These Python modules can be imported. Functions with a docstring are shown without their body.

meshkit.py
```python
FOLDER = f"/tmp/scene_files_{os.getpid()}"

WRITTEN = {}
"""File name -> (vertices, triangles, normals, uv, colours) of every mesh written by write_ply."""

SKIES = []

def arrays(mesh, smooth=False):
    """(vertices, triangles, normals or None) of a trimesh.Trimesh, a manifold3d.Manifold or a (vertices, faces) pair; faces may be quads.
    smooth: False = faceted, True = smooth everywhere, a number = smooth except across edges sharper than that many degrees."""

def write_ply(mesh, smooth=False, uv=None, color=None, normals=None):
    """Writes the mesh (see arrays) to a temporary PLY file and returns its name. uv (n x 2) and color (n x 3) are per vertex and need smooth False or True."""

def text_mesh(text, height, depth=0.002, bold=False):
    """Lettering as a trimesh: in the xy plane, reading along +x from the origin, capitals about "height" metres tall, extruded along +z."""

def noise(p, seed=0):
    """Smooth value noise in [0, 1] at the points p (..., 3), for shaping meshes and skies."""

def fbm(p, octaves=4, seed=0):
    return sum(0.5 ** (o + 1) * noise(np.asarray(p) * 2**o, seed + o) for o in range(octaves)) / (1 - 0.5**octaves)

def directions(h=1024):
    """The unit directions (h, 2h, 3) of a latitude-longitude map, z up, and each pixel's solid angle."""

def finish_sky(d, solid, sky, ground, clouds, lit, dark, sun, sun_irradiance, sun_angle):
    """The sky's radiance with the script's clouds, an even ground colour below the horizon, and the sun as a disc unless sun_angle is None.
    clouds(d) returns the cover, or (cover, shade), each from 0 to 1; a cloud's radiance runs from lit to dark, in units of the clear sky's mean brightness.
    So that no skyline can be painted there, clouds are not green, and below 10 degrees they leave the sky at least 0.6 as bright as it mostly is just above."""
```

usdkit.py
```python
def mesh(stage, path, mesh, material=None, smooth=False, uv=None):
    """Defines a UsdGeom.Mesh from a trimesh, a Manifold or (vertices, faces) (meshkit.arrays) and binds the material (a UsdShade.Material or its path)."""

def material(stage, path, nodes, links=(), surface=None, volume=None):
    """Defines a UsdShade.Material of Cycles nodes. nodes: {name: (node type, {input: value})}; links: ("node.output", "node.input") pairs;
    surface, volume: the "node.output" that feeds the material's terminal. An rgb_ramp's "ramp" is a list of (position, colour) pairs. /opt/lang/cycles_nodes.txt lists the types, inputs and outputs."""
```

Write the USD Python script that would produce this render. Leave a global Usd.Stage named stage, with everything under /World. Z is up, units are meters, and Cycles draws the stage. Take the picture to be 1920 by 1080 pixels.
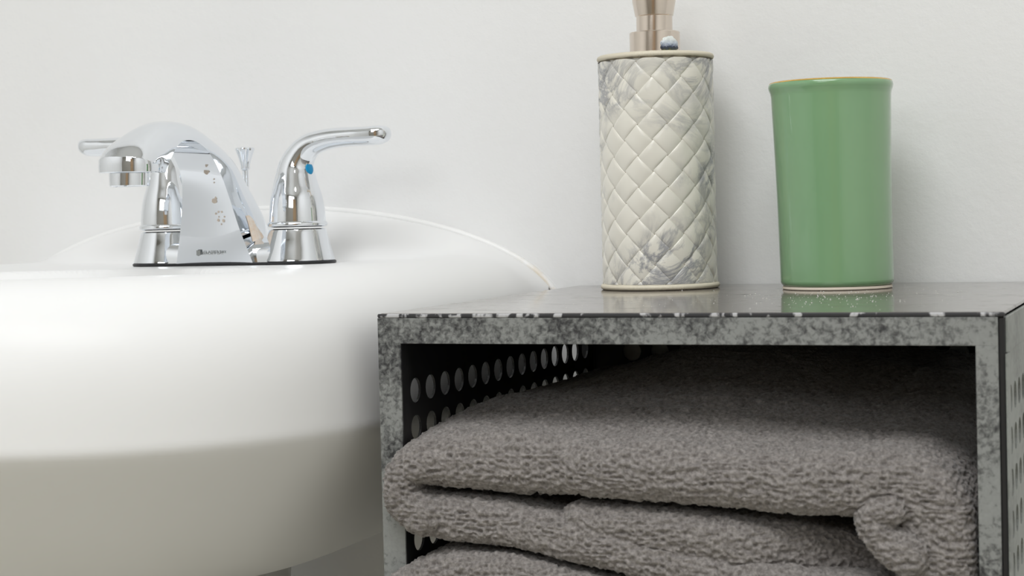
import math, numpy as np, trimesh, usdkit, meshkit
from pxr import Usd, UsdGeom, UsdLux, UsdShade, Gf, Sdf, Vt
from scipy.interpolate import PchipInterpolator, CubicSpline
import shapely.geometry as sg

stage = Usd.Stage.CreateInMemory()
UsdGeom.SetStageUpAxis(stage, UsdGeom.Tokens.z)
UsdGeom.SetStageMetersPerUnit(stage, 1.0)
world = UsdGeom.Xform.Define(stage, '/World')
UsdGeom.Scope.Define(stage, '/World/Looks')
stage.SetDefaultPrim(world.GetPrim())
rng = np.random.default_rng(7)

# ------------------------------------------------------------------ camera, light, exposure
# all shapes below are written with z = 0 at the top of the metal shelf, which stands H above the floor
H = 0.78
OFF = np.array([0, 0, H])
CAM_POS = np.array([0.3672, -0.7612, 0.0457]) + OFF
CR, CU, CF = np.array([0.9313, 0.3635, -0.0248]), np.array([0.0132, 0.0343, 0.9993]), np.array([-0.3641, 0.9310, -0.0271])
EXPOSURE = 0.58
cam = UsdGeom.Camera.Define(stage, '/World/camera')
M = Gf.Matrix4d(1)
CR = CR / np.linalg.norm(CR); CF = CF - CR * (CF @ CR); CF /= np.linalg.norm(CF); CU = np.cross(CR, CF)
for r, a in enumerate((CR, CU, -CF)):
    M.SetRow(r, Gf.Vec4d(*map(float, a), 0))
M.SetRow(3, Gf.Vec4d(*map(float, CAM_POS), 1))
cam.AddTransformOp().Set(M)
cam.CreateHorizontalApertureAttr(36.0); cam.CreateVerticalApertureAttr(20.25)
cam.CreateFocalLengthAttr(36.0 * 3325.9 / 1920)
cam.CreateVerticalApertureOffsetAttr(-47.93 / 1920 * 36)
cam.CreateFStopAttr(18.0); cam.CreateFocusDistanceAttr(0.95)
cam.CreateExposureAttr(EXPOSURE)
cam.CreateClippingRangeAttr(Gf.Vec2f(0.01, 50))

WALL_Y = 0.2921                       # the white wall behind sink and shelf
ROOM = dict(x0=-1.25, x1=1.55, y0=-2.9, y1=WALL_Y, z0=-H, z1=1.62)
CEIL_W, WIN_W, CEIL_C, WIN_C = 4.5, 3.1, (0.965, 0.98, 0.995), (0.96, 0.985, 1.0)
WIN = dict(x0=-0.60, x1=0.80, z0=0.75, z1=1.55)      # window in the wall behind the camera
CL = (0.15, -1.30, 0.70, 0.60)        # ceiling lamp: centre x, y, half sizes


def area_light(name, pos, w, h, rot, power, color):
    l = UsdLux.RectLight.Define(stage, '/World/' + name)
    l.AddTranslateOp().Set(Gf.Vec3d(*map(float, pos)))
    l.AddRotateXYZOp().Set(Gf.Vec3f(*rot))
    l.CreateWidthAttr(w); l.CreateHeightAttr(h)
    l.CreateIntensityAttr(power); l.CreateColorAttr(Gf.Vec3f(*color))
    return l


area_light('ceiling_lamp_light', np.array([CL[0], CL[1], ROOM['z1'] - 0.062]) + OFF, 2 * CL[2] - 0.06, 2 * CL[3] - 0.06, (0, 0, 0), CEIL_W, CEIL_C)
area_light('window_daylight', np.array([(WIN['x0'] + WIN['x1']) / 2, ROOM['y0'] - 0.10, (WIN['z0'] + WIN['z1']) / 2]) + OFF,
           WIN['x1'] - WIN['x0'], WIN['z1'] - WIN['z0'], (90, 0, 0), WIN_W, WIN_C)

# ------------------------------------------------------------------ helpers
taken = {}


def path_for(parent, name):
    p = (parent.GetPath().pathString if parent else '/World') + '/' + name
    n = taken.get(p, -1) + 1
    taken[p] = n
    return p if n == 0 else f'{p}_{n:03d}'


BASE = {}


def meta(prim, **kw):
    for k, v in kw.items():
        if v:
            prim.SetCustomDataByKey(k, v)
    return prim


def thing(name, label, category, base, **kw):
    p = path_for(None, name)
    x = UsdGeom.Xform.Define(stage, p)
    b = np.asarray(base, float)
    x.AddTranslateOp().Set(Gf.Vec3d(*map(float, b + OFF)))
    BASE[p] = b
    return meta(x.GetPrim(), label=label, category=category, **kw)


def obj(name, mesh, material, parent=None, smooth=False, **kw):
    """One Mesh prim; vertices are given in room coordinates (z = 0 at the shelf top)."""
    p = path_for(parent, name)
    if parent is not None:
        b = BASE[parent.GetPath().pathString]
        BASE[p] = b
        shift = -b
    else:
        shift = OFF
    if hasattr(mesh, 'vertices'):
        v, f = np.array(mesh.vertices), np.array(mesh.faces)
    else:
        v, f = np.array(mesh[0], float), np.array(mesh[1], int)
    m = usdkit.mesh(stage, p, (v + shift, f), material, smooth=smooth)
    return meta(m.GetPrim(), **kw)


def cat(*ms):
    V, F, n = [], [], 0
    for m in ms:
        v, f = (m.vertices, m.faces) if hasattr(m, 'vertices') else m
        f = np.asarray(f)
        if f.shape[1] == 4:
            f = np.vstack([f[:, [0, 1, 2]], f[:, [0, 2, 3]]])
        V.append(np.asarray(v)); F.append(f + n); n += len(v)
    return np.vstack(V), np.vstack(F)


def box(x0, x1, y0, y1, z0, z1, bev=0.0):
    if bev <= 0:
        b = trimesh.creation.box([x1 - x0, y1 - y0, z1 - z0])
        b.apply_translation([(x0 + x1) / 2, (y0 + y1) / 2, (z0 + z1) / 2])
        return b
    pts = []
    for sx, X in ((1, x0), (-1, x1)):
        for sy, Y in ((1, y0), (-1, y1)):
            for sz, Z in ((1, z0), (-1, z1)):
                pts += [(X + sx * bev, Y + sy * bev, Z), (X + sx * bev, Y, Z + sz * bev), (X, Y + sy * bev, Z + sz * bev)]
    return trimesh.convex.convex_hull(np.array(pts))


def lathe(profile, centre=(0, 0, 0), n=64, phase=0.0):
    """profile: (r, z) from bottom to top, outside; radius 0 ends close it."""
    pr = np.asarray(profile, float)
    a = np.arange(n) * 2 * math.pi / n + phase
    V = np.stack([pr[:, None, 0] * np.cos(a), pr[:, None, 0] * np.sin(a), np.repeat(pr[:, 1:2], n, 1)], -1).reshape(-1, 3)
    F = []
    for i in range(len(pr) - 1):
        for j in range(n):
            k = (j + 1) % n
            q = (i * n + j, i * n + k, (i + 1) * n + k, (i + 1) * n + j)
            if pr[i, 0] > 1e-9:
                F.append((q[0], q[1], q[2]))
            if pr[i + 1, 0] > 1e-9:
                F.append((q[0], q[2], q[3]))
    return V + np.asarray(centre, float), np.array(F)


def grid_faces(nu, nv, wrap_v=False, flip=False):
    F = []
    for i in range(nu - 1):
        for j in range(nv if wrap_v else nv - 1):
            k = (j + 1) % nv
            a, b, c, d = i * nv + j, i * nv + k, (i + 1) * nv + k, (i + 1) * nv + j
            F += [(a, b, c), (a, c, d)]
    F = np.array(F)
    return F[:, ::-1] if flip else F


def loft(sections, caps=True):
    """sections: (k, n, 3) closed rings."""
    S = np.asarray(sections, float)
    k, n = S.shape[:2]
    V = S.reshape(-1, 3)
    F = list(grid_faces(k, n, True))
    if caps:
        c0, c1 = len(V), len(V) + 1
        V = np.vstack([V, S[0].mean(0), S[-1].mean(0)])
        for j in range(n):
            F.append((c0, (j + 1) % n, j)); F.append((c1, (k - 1) * n + j, (k - 1) * n + (j + 1) % n))
    t = trimesh.Trimesh(V, np.array(F), process=False)
    if t.volume < 0:
        t.invert()
    return np.array(t.vertices), np.array(t.faces)


def tube(pts, r, n=10, caps=True):
    pts = np.asarray(pts, float)
    T = np.gradient(pts, axis=0); T /= np.linalg.norm(T, axis=1, keepdims=True)
    up = np.array([0, 0, 1.0]) if abs(T[0, 2]) < 0.9 else np.array([1.0, 0, 0])
    rings = []
    rr = np.broadcast_to(r, len(pts))
    for p, t, q in zip(pts, T, rr):
        a = np.cross(t, up); a /= np.linalg.norm(a); b = np.cross(a, t); up = b
        ang = np.arange(n) * 2 * math.pi / n
        rings.append(p + q * (np.cos(ang)[:, None] * a + np.sin(ang)[:, None] * b))
    return loft(rings, caps)


def smoothstep(a, b, x):
    t = np.clip((x - a) / (b - a), 0, 1)
    return t * t * (3 - 2 * t)


# ------------------------------------------------------------------ materials
def mat(name, nodes, links, surface='p.BSDF'):
    return usdkit.material(stage, '/World/Looks/' + name, nodes, links, surface=surface)


def simple(name, color, rough, **kw):
    return mat(name, {'p': ('principled_bsdf', {'base_color': color, 'roughness': rough, **kw})}, [])


OBJ = {'tc': ('texture_coordinate', {})}

M_wall = mat('wall_paint', {**OBJ, 'n': ('noise_texture', {'scale': 160, 'detail': 4, 'roughness': 0.6}), 'n2': ('noise_texture', {'scale': 7, 'detail': 3}),
                            'r': ('rgb_ramp', {'ramp': [(0.3, (0.84, 0.84, 0.835)), (0.7, (0.87, 0.87, 0.865))]}),
                            'b': ('bump', {'strength': 0.22, 'distance': 0.0012}), 'p': ('principled_bsdf', {'roughness': 0.62})},
             [('tc.object', 'n.vector'), ('tc.object', 'n2.vector'), ('n2.fac', 'r.fac'), ('r.color', 'p.base_color'), ('n.fac', 'b.height'), ('b.normal', 'p.normal')])
M_beige = simple('beige_wall_paint', (0.30, 0.28, 0.245), 0.7)
M_ceiling = simple('ceiling_paint', (0.86, 0.86, 0.85), 0.8)
M_floor = mat('floor_tile', {**OBJ, 'n': ('noise_texture', {'scale': 9, 'detail': 5}), 'r': ('rgb_ramp', {'ramp': [(0.3, (0.55, 0.52, 0.42)), (0.7, (0.63, 0.60, 0.50))]}),
                             'p': ('principled_bsdf', {'roughness': 0.35})}, [('tc.object', 'n.vector'), ('n.fac', 'r.fac'), ('r.color', 'p.base_color')])
M_grout = simple('floor_grout', (0.33, 0.30, 0.25), 0.9)
M_trim = simple('trim_paint', (0.84, 0.84, 0.83), 0.4)
M_door = mat('door_wood', {**OBJ, 'm': ('mapping', {'scale': (8, 8, 0.8)}), 'n': ('noise_texture', {'scale': 5, 'detail': 6, 'distortion': 0.6}),
                           'r': ('rgb_ramp', {'ramp': [(0.3, (0.30, 0.19, 0.10)), (0.7, (0.42, 0.29, 0.17))]}), 'p': ('principled_bsdf', {'roughness': 0.4})},
             [('tc.object', 'm.vector'), ('m.vector', 'n.vector'), ('n.fac', 'r.fac'), ('r.color', 'p.base_color')])
M_glass = mat('window_glass', {'t': ('transparent_bsdf', {}), 'g': ('glossy_bsdf', {'roughness': 0.0}), 'f': ('fresnel', {'IOR': 1.45}), 'm': ('mix_closure', {})},
              [('f.fac', 'm.fac'), ('t.BSDF', 'm.closure1'), ('g.BSDF', 'm.closure2')], surface='m.closure')
M_diffuser = simple('lamp_diffuser', (0.9, 0.9, 0.88), 0.5)
M_porcelain = mat('porcelain', {'p': ('principled_bsdf', {'base_color': (0.87, 0.87, 0.865), 'roughness': 0.34, 'specular_ior_level': 0.16})}, [])
M_pedestal = simple('pedestal_porcelain', (0.84, 0.84, 0.82), 0.15)
M_caulk = mat('caulk', {**OBJ, 'n': ('noise_texture', {'scale': 60, 'detail': 3}), 's': ('separate_xyz', {}), 'mr': ('map_range', {'clamp': True, 'from_min': 0.175, 'from_max': 0.205}),
                        'mul': ('math', {'math_type': 'multiply'}), 'gt': ('map_range', {'clamp': True, 'from_min': 0.46, 'from_max': 0.62}),
                        'c': ('mix', {'color1': (0.9, 0.9, 0.89), 'color2': (0.72, 0.60, 0.42)}), 'p': ('principled_bsdf', {'roughness': 0.4})},
              [('tc.object', 'n.vector'), ('tc.object', 's.vector'), ('s.x', 'mr.value'), ('n.fac', 'gt.value'), ('mr.result', 'mul.value1'), ('gt.result', 'mul.value2'),
               ('mul.value', 'c.fac'), ('c.color', 'p.base_color')])
CHROME = {'metallic': 1.0, 'base_color': (0.85, 0.88, 0.92), 'roughness': 0.035}
M_chrome = mat('chrome', {'p': ('principled_bsdf', CHROME)}, [])
M_gasket = simple('black_rubber', (0.012, 0.012, 0.014), 0.5)
M_blue = simple('blue_plastic', (0.0, 0.27, 0.55), 0.3)
M_red = simple('red_plastic', (0.55, 0.02, 0.02), 0.3)
M_dark = simple('dark_inside', (0.02, 0.02, 0.02), 0.6)
M_mark = simple('grey_print', (0.30, 0.31, 0.30), 0.5)
M_spot = simple('lime_spot', (0.60, 0.52, 0.44), 0.6)
M_deposit = mat('lime_deposit', {**OBJ, 'n': ('noise_texture', {'scale': 400, 'detail': 3}), 'r': ('rgb_ramp', {'ramp': [(0.3, (0.84, 0.66, 0.50)), (0.7, (0.90, 0.82, 0.73))]}),
                                 'p': ('principled_bsdf', {'roughness': 0.6})}, [('tc.object', 'n.vector'), ('n.fac', 'r.fac'), ('r.color', 'p.base_color')])

# worn grey paint over black metal
def worn(name, light, dark, big=14, fine=230, lo=0.42, hi=0.56, ydark=9.0):
    return mat(name, {**OBJ,
                   'n1': ('noise_texture', {'scale': big, 'detail': 3, 'roughness': 0.55}), 'n2': ('noise_texture', {'scale': fine, 'detail': 4, 'roughness': 0.62, 'distortion': 0.4}),
                   'mx': ('mix_float', {'fac': 0.50}),
                   'r': ('rgb_ramp', {'ramp': [(lo, dark), ((lo + hi) / 2, tuple(0.45 * (d + l) for d, l in zip(dark, light))), (hi, light), (hi + 0.2, tuple(1.2 * l for l in light))]}),
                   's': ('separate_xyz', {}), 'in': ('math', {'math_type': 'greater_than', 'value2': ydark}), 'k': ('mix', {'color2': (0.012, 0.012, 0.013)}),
                   'bp': ('bump', {'strength': 0.25, 'distance': 0.0006}), 'p': ('principled_bsdf', {'roughness': 0.5})},
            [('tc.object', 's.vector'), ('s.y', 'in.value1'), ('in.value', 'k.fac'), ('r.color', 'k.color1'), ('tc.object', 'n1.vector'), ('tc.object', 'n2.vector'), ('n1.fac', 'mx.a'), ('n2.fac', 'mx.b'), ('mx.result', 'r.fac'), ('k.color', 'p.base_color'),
             ('n2.fac', 'bp.height'), ('bp.normal', 'p.normal')])


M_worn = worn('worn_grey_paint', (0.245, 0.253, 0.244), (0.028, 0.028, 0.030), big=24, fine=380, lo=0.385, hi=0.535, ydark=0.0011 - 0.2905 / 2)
M_side = worn('side_grey_paint', (0.27, 0.285, 0.265), (0.16, 0.17, 0.155), lo=0.3, hi=0.5)
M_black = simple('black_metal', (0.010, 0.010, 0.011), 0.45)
M_lip = mat('chipped_edge', {**OBJ, 'm': ('mapping', {'scale': (1, 0.6, 0.6)}), 'n': ('noise_texture', {'scale': 170, 'detail': 3}), 'n2': ('noise_texture', {'scale': 14, 'detail': 2}),
                             'mx': ('mix_float', {'fac': 0.4}),
                             'r': ('rgb_ramp', {'ramp': [(0.52, (0.03, 0.03, 0.033)), (0.56, (0.5, 0.5, 0.51))]}), 'p': ('principled_bsdf', {'roughness': 0.45})},
            [('tc.object', 'm.vector'), ('m.vector', 'n.vector'), ('tc.object', 'n2.vector'), ('n.fac', 'mx.a'), ('n2.fac', 'mx.b'), ('mx.result', 'r.fac'), ('r.color', 'p.base_color')])
M_top = mat('shelf_top_lacquer', {**OBJ, 'm': ('mapping', {'scale': (5, 26, 1)}), 'n': ('noise_texture', {'scale': 6, 'detail': 5, 'roughness': 0.6, 'distortion': 0.8}),
                                  'n2': ('noise_texture', {'scale': 90, 'detail': 3}),
                                  'r': ('rgb_ramp', {'ramp': [(0.28, (0.05, 0.042, 0.04)), (0.36, (0.15, 0.13, 0.115)), (0.7, (0.20, 0.175, 0.16))]}),
                                  'rr': ('rgb_ramp', {'ramp': [(0.32, (0.22,) * 3), (0.45, (0.075,) * 3), (0.75, (0.12,) * 3)]}),
                                  'b': ('bump', {'strength': 0.02, 'distance': 0.0003}),
                                  'p': ('principled_bsdf', {'ior': 1.5})},
            [('tc.object', 'm.vector'), ('m.vector', 'n.vector'), ('tc.object', 'n2.vector'), ('n.fac', 'r.fac'), ('r.color', 'p.base_color'), ('n.fac', 'rr.fac'), ('rr.color', 'p.roughness'),
             ('n2.fac', 'b.height'), ('b.normal', 'p.normal')])
M_towel = mat('grey_terry', {**OBJ, 'n': ('noise_texture', {'scale': 520, 'detail': 3, 'roughness': 0.6}), 'n2': ('noise_texture', {'scale': 40, 'detail': 3}),
                             'r': ('rgb_ramp', {'ramp': [(0.30, (0.135, 0.122, 0.114)), (0.7, (0.335, 0.312, 0.296))]}),
                             'b': ('bump', {'strength': 0.55, 'distance': 0.0012}),
                             'p': ('principled_bsdf', {'roughness': 0.95, 'sheen_weight': 0.35, 'sheen_roughness': 0.4, 'specular_ior_level': 0.1})},
              [('tc.object', 'n.vector'), ('tc.object', 'n2.vector'), ('n.fac', 'r.fac'), ('r.color', 'p.base_color'), ('n.fac', 'b.height'), ('b.normal', 'p.normal')])
M_ivory = mat('ivory_marbled', {**OBJ, 'v': ('noise_texture', {'scale': 26, 'detail': 6, 'roughness': 0.62, 'distortion': 1.6}), 'big': ('noise_texture', {'scale': 17, 'detail': 3, 'roughness': 0.5}),
                                'va': ('math', {'math_type': 'subtract', 'value2': 0.5}), 'vb': ('math', {'math_type': 'absolute'}),
                                'vm': ('map_range', {'clamp': True, 'from_min': 0.0, 'from_max': 0.075, 'to_min': 1.0, 'to_max': 0.0}), 'bm': ('map_range', {'clamp': True, 'from_min': 0.44, 'from_max': 0.60}),
                                'mul': ('math', {'math_type': 'multiply'}), 'sc': ('math', {'math_type': 'multiply', 'value2': 0.8}),
                                'c': ('mix', {'color1': (0.79, 0.765, 0.68), 'color2': (0.20, 0.21, 0.25)}),
                                'p': ('principled_bsdf', {'roughness': 0.32, 'coat_weight': 0.2})},
              [('tc.object', 'v.vector'), ('tc.object', 'big.vector'), ('v.fac', 'va.value1'), ('va.value', 'vb.value1'), ('vb.value', 'vm.value'), ('big.fac', 'bm.value'),
               ('vm.result', 'mul.value1'), ('bm.result', 'mul.value2'), ('mul.value', 'sc.value1'), ('sc.value', 'c.fac'), ('c.color', 'p.base_color')])
M_crease = simple('ochre_glaze', (0.42, 0.36, 0.25), 0.45)
M_rope = simple('ivory_rope', (0.78, 0.72, 0.58), 0.4)
M_nickel = mat('brushed_nickel', {**OBJ, 'm': ('mapping', {'scale': (1, 1, 60)}), 'n': ('noise_texture', {'scale': 60, 'detail': 2}), 'b': ('bump', {'strength': 0.04, 'distance': 0.0003}),
                                  'p': ('principled_bsdf', {'metallic': 1.0, 'base_color': (0.74, 0.655, 0.575), 'roughness': 0.2})},
               [('tc.object', 'm.vector'), ('m.vector', 'n.vector'), ('n.fac', 'b.height'), ('b.normal', 'p.normal')])
M_residue = mat('soap_residue', {**OBJ, 's': ('separate_xyz', {}), 'n': ('noise_texture', {'scale': 700, 'detail': 3}), 'ma': ('math', {'math_type': 'multiply_add', 'value2': 0.0035}),
                                 'mr': ('map_range', {'clamp': True, 'from_min': 0.1370, 'from_max': 0.1490}),
                                 'r': ('rgb_ramp', {'ramp': [(0.19, (0.40, 0.42, 0.12)), (0.30, (0.05, 0.06, 0.05)), (0.44, (0.03, 0.045, 0.09)), (0.56, (0.42, 0.48, 0.58)), (0.8, (0.75, 0.79, 0.77))]}),
                                 'p': ('principled_bsdf', {'roughness': 0.35})},
                [('tc.object', 's.vector'), ('tc.object', 'n.vector'), ('n.fac', 'ma.value1'), ('s.z', 'ma.value3'), ('ma.value', 'mr.value'), ('mr.result', 'r.fac'), ('r.color', 'p.base_color')])
M_green = mat('green_glaze', {**OBJ, 'm': ('mapping', {'scale': (1, 1, 0.25)}), 'n': ('noise_texture', {'scale': 30, 'detail': 3}),
                              'r': ('rgb_ramp', {'ramp': [(0.3, (0.205, 0.385, 0.20)), (0.7, (0.235, 0.41, 0.215))]}),
                              'p': ('principled_bsdf', {'roughness': 0.16, 'coat_weight': 0.6, 'coat_roughness': 0.04})},
              [('tc.object', 'm.vector'), ('m.vector', 'n.vector'), ('n.fac', 'r.fac'), ('r.color', 'p.base_color')])
M_gold = simple('gold_lustre', (0.85, 0.55, 0.15), 0.2, metallic=1.0)
M_biscuit = simple('unglazed_biscuit', (0.70, 0.62, 0.52), 0.8)
M_dust = simple('white_dust', (0.8, 0.8, 0.76), 0.8)
M_steel = simple('painted_white', (0.8, 0.8, 0.8), 0.4)

# ------------------------------------------------------------------ the room
X0, X1, Y0, Y1, Z0, Z1 = (ROOM[k] for k in ('x0', 'x1', 'y0', 'y1', 'z0', 'z1'))
T = 0.08
obj('wall_back', box(X0 - T, X1 + T, Y1, Y1 + T, Z0, Z1), M_wall, kind='structure', label='white painted wall behind the sink and the metal shelf')
obj('wall_left', box(X0 - T, X0, Y0, Y1, Z0, Z1), M_wall, kind='structure')
obj('wall_right', box(X1, X1 + T, Y0, Y1, Z0, Z1), M_wall, kind='structure')
W = WIN
obj('wall_front', cat(box(X0 - T, W['x0'], Y0 - T, Y0, Z0, Z1), box(W['x1'], X1 + T, Y0 - T, Y0, Z0, Z1),
                      box(W['x0'], W['x1'], Y0 - T, Y0, Z0, W['z0']), box(W['x0'], W['x1'], Y0 - T, Y0, W['z1'], Z1)), M_beige, kind='structure')
obj('ceiling', box(X0 - T, X1 + T, Y0 - T, Y1 + T, Z1, Z1 + T), M_ceiling, kind='structure')
fl = obj('floor', box(X0 - T, X1 + T, Y0 - T, Y1 + T, Z0 - 0.05, Z0 - 0.003), M_grout, kind='structure')
BASE[fl.GetPath().pathString] = -OFF
ts = 0.305
for i in range(int((X1 - X0) / ts) + 1):
    for j in range(int((Y1 - Y0) / ts) + 1):
        xa, ya = X0 + i * ts, Y0 + j * ts
        obj('tile', box(xa + 0.0015, min(xa + ts - 0.0015, X1), ya + 0.0015, min(ya + ts - 0.0015, Y1), Z0 - 0.004, Z0, 0.0008), M_floor, fl)
for nm, b in (('baseboard_back', (X0, X1, Y1 - 0.012, Y1, Z0, Z0 + 0.09)), ('baseboard_left', (X0, X0 + 0.012, Y0, Y1 - 0.012, Z0, Z0 + 0.09))):
    obj(nm, box(*b, 0.002), M_trim, kind='structure')
wn = obj('window_1', cat(box(W['x0'], W['x0'] + 0.04, Y0 - 0.07, Y0 + 0.015, W['z0'], W['z1'], 0.003), box(W['x1'] - 0.04, W['x1'], Y0 - 0.07, Y0 + 0.015, W['z0'], W['z1'], 0.003),
                        box(W['x0'] + 0.04, W['x1'] - 0.04, Y0 - 0.07, Y0 + 0.015, W['z0'], W['z0'] + 0.04, 0.003), box(W['x0'] + 0.04, W['x1'] - 0.04, Y0 - 0.07, Y0 + 0.015, W['z1'] - 0.04, W['z1'], 0.003),
                        box((W['x0'] + W['x1']) / 2 - 0.02, (W['x0'] + W['x1']) / 2 + 0.02, Y0 - 0.06, Y0, W['z0'] + 0.04, W['z1'] - 0.04, 0.003)), M_trim, kind='structure')
BASE[wn.GetPath().pathString] = -OFF
obj('pane', box(W['x0'] + 0.04, W['x1'] - 0.04, Y0 - 0.038, Y0 - 0.034, W['z0'] + 0.04, W['z1'] - 0.04), M_glass, wn)
dr = obj('door_1', cat(box(0.42, 1.18, Y0, Y0 + 0.035, Z0, Z0 + 2.02, 0.003), box(0.52, 1.08, Y0 + 0.03, Y0 + 0.042, Z0 + 0.15, Z0 + 0.9, 0.006), box(0.52, 1.08, Y0 + 0.03, Y0 + 0.042, Z0 + 1.05, Z0 + 1.9, 0.006)), M_door, kind='structure')
BASE[dr.GetPath().pathString] = -OFF
obj('door_handle', cat(lathe([(0, 0), (0.026, 0.002), (0.022, 0.01), (0.009, 0.016), (0.009, 0.04), (0.024, 0.05), (0.026, 0.065), (0.016, 0.074), (0, 0.076)], n=24)[:1][0] @ np.array([[1, 0, 0], [0, 0, -1], [0, 1, 0]]).T * [1, -1, 1] + [0.48, Y0 + 0.034, 0.2]
                   if False else box(0.46, 0.5, Y0 + 0.035, Y0 + 0.08, 0.18, 0.22, 0.012)), M_nickel, dr)
lamp = thing('ceiling_light', 'square white ceiling light with a frosted diffuser', 'ceiling light', (CL[0], CL[1], Z1))
for b in ((CL[0] - CL[2], CL[0] - CL[2] + 0.03, CL[1] - CL[3], CL[1] + CL[3]), (CL[0] + CL[2] - 0.03, CL[0] + CL[2], CL[1] - CL[3], CL[1] + CL[3]),
          (CL[0] - CL[2] + 0.03, CL[0] + CL[2] - 0.03, CL[1] - CL[3], CL[1] - CL[3] + 0.03), (CL[0] - CL[2] + 0.03, CL[0] + CL[2] - 0.03, CL[1] + CL[3] - 0.03, CL[1] + CL[3])):
    obj('frame', box(*b, Z1 - 0.06, Z1, 0.002), M_steel, lamp)
obj('diffuser', box(CL[0] - CL[2] + 0.03, CL[0] + CL[2] - 0.03, CL[1] - CL[3] + 0.03, CL[1] + CL[3] - 0.03, Z1 - 0.055, Z1 - 0.05), M_diffuser, lamp)

# ------------------------------------------------------------------ sink
SX, SY = -0.221, 0.115                       # centre of the basin plan
SA, SBF, SBB = 0.216, 0.245, 0.25            # half width, front and back half depths
YB = WALL_Y - 0.0006
ZA = -0.052


def gval(x, y):
    """0 at the centre, 1 on the outline of the sink's plan."""
    u = np.abs((x - SX) / SA)
    front = y < SY
    n = np.where(front, 2.5, 2.5 + 1.5 * smoothstep(0, 0.12, y - SY))
    v = np.abs(np.where(front, (y - SY) / SBF, (y - SY) / SBB))
    return (u ** n + v ** n) ** (1 / n)


def zwall(x):
    t = np.clip(np.abs(x + 0.221) / 0.2105, 0, 1)
    return -0.0205 + 0.0735 * np.sqrt(np.maximum(1 - t ** 2, 0))


DECK, CREST = 0.0184, 0.0208
ZF = -0.006


def ztop(x, y):
    g = gval(x, y)
    d = (1 - g) * 0.22
    # near-vertical face turning smoothly into the rolled rim
    t = np.clip(1 - d / 0.056, 0, 1)
    z = ZA + (CREST - ZA) * (1 - t ** 2.3) ** (1 / 3.4)
    # inner side of the rim falls to the deck / bowl
    z = z - (CREST - DECK) * smoothstep(0.056, 0.08, d)
    e = np.sqrt(((x - SX) / 0.152) ** 2 + ((y - 0.035) / 0.112) ** 2)
    bowl = np.where(e < 1, (1 - np.clip(e, 0, 1) ** 2.6), 0)
    z = z - 0.125 * bowl
    w = smoothstep(YB - 0.05, YB, y) ** 1.5
    return z * (1 - w) + zwall(x) * w


NT = 360
th = np.arange(NT) * 2 * math.pi / NT
dirs = np.stack([np.cos(th), np.sin(th)], 1)
lo, hi = np.zeros(NT), np.full(NT, 1.0)
for _ in range(60):
    mid = (lo + hi) / 2
    g = gval(SX + mid * dirs[:, 0], SY + mid * dirs[:, 1])
    hi = np.where(g > 1, mid, hi); lo = np.where(g > 1, lo, mid)
Ro = lo
wall_hit = SY + Ro * dirs[:, 1] > YB
Rw = np.where(wall_hit, (YB - SY) / np.maximum(dirs[:, 1], 1e-6), Ro)
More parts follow.
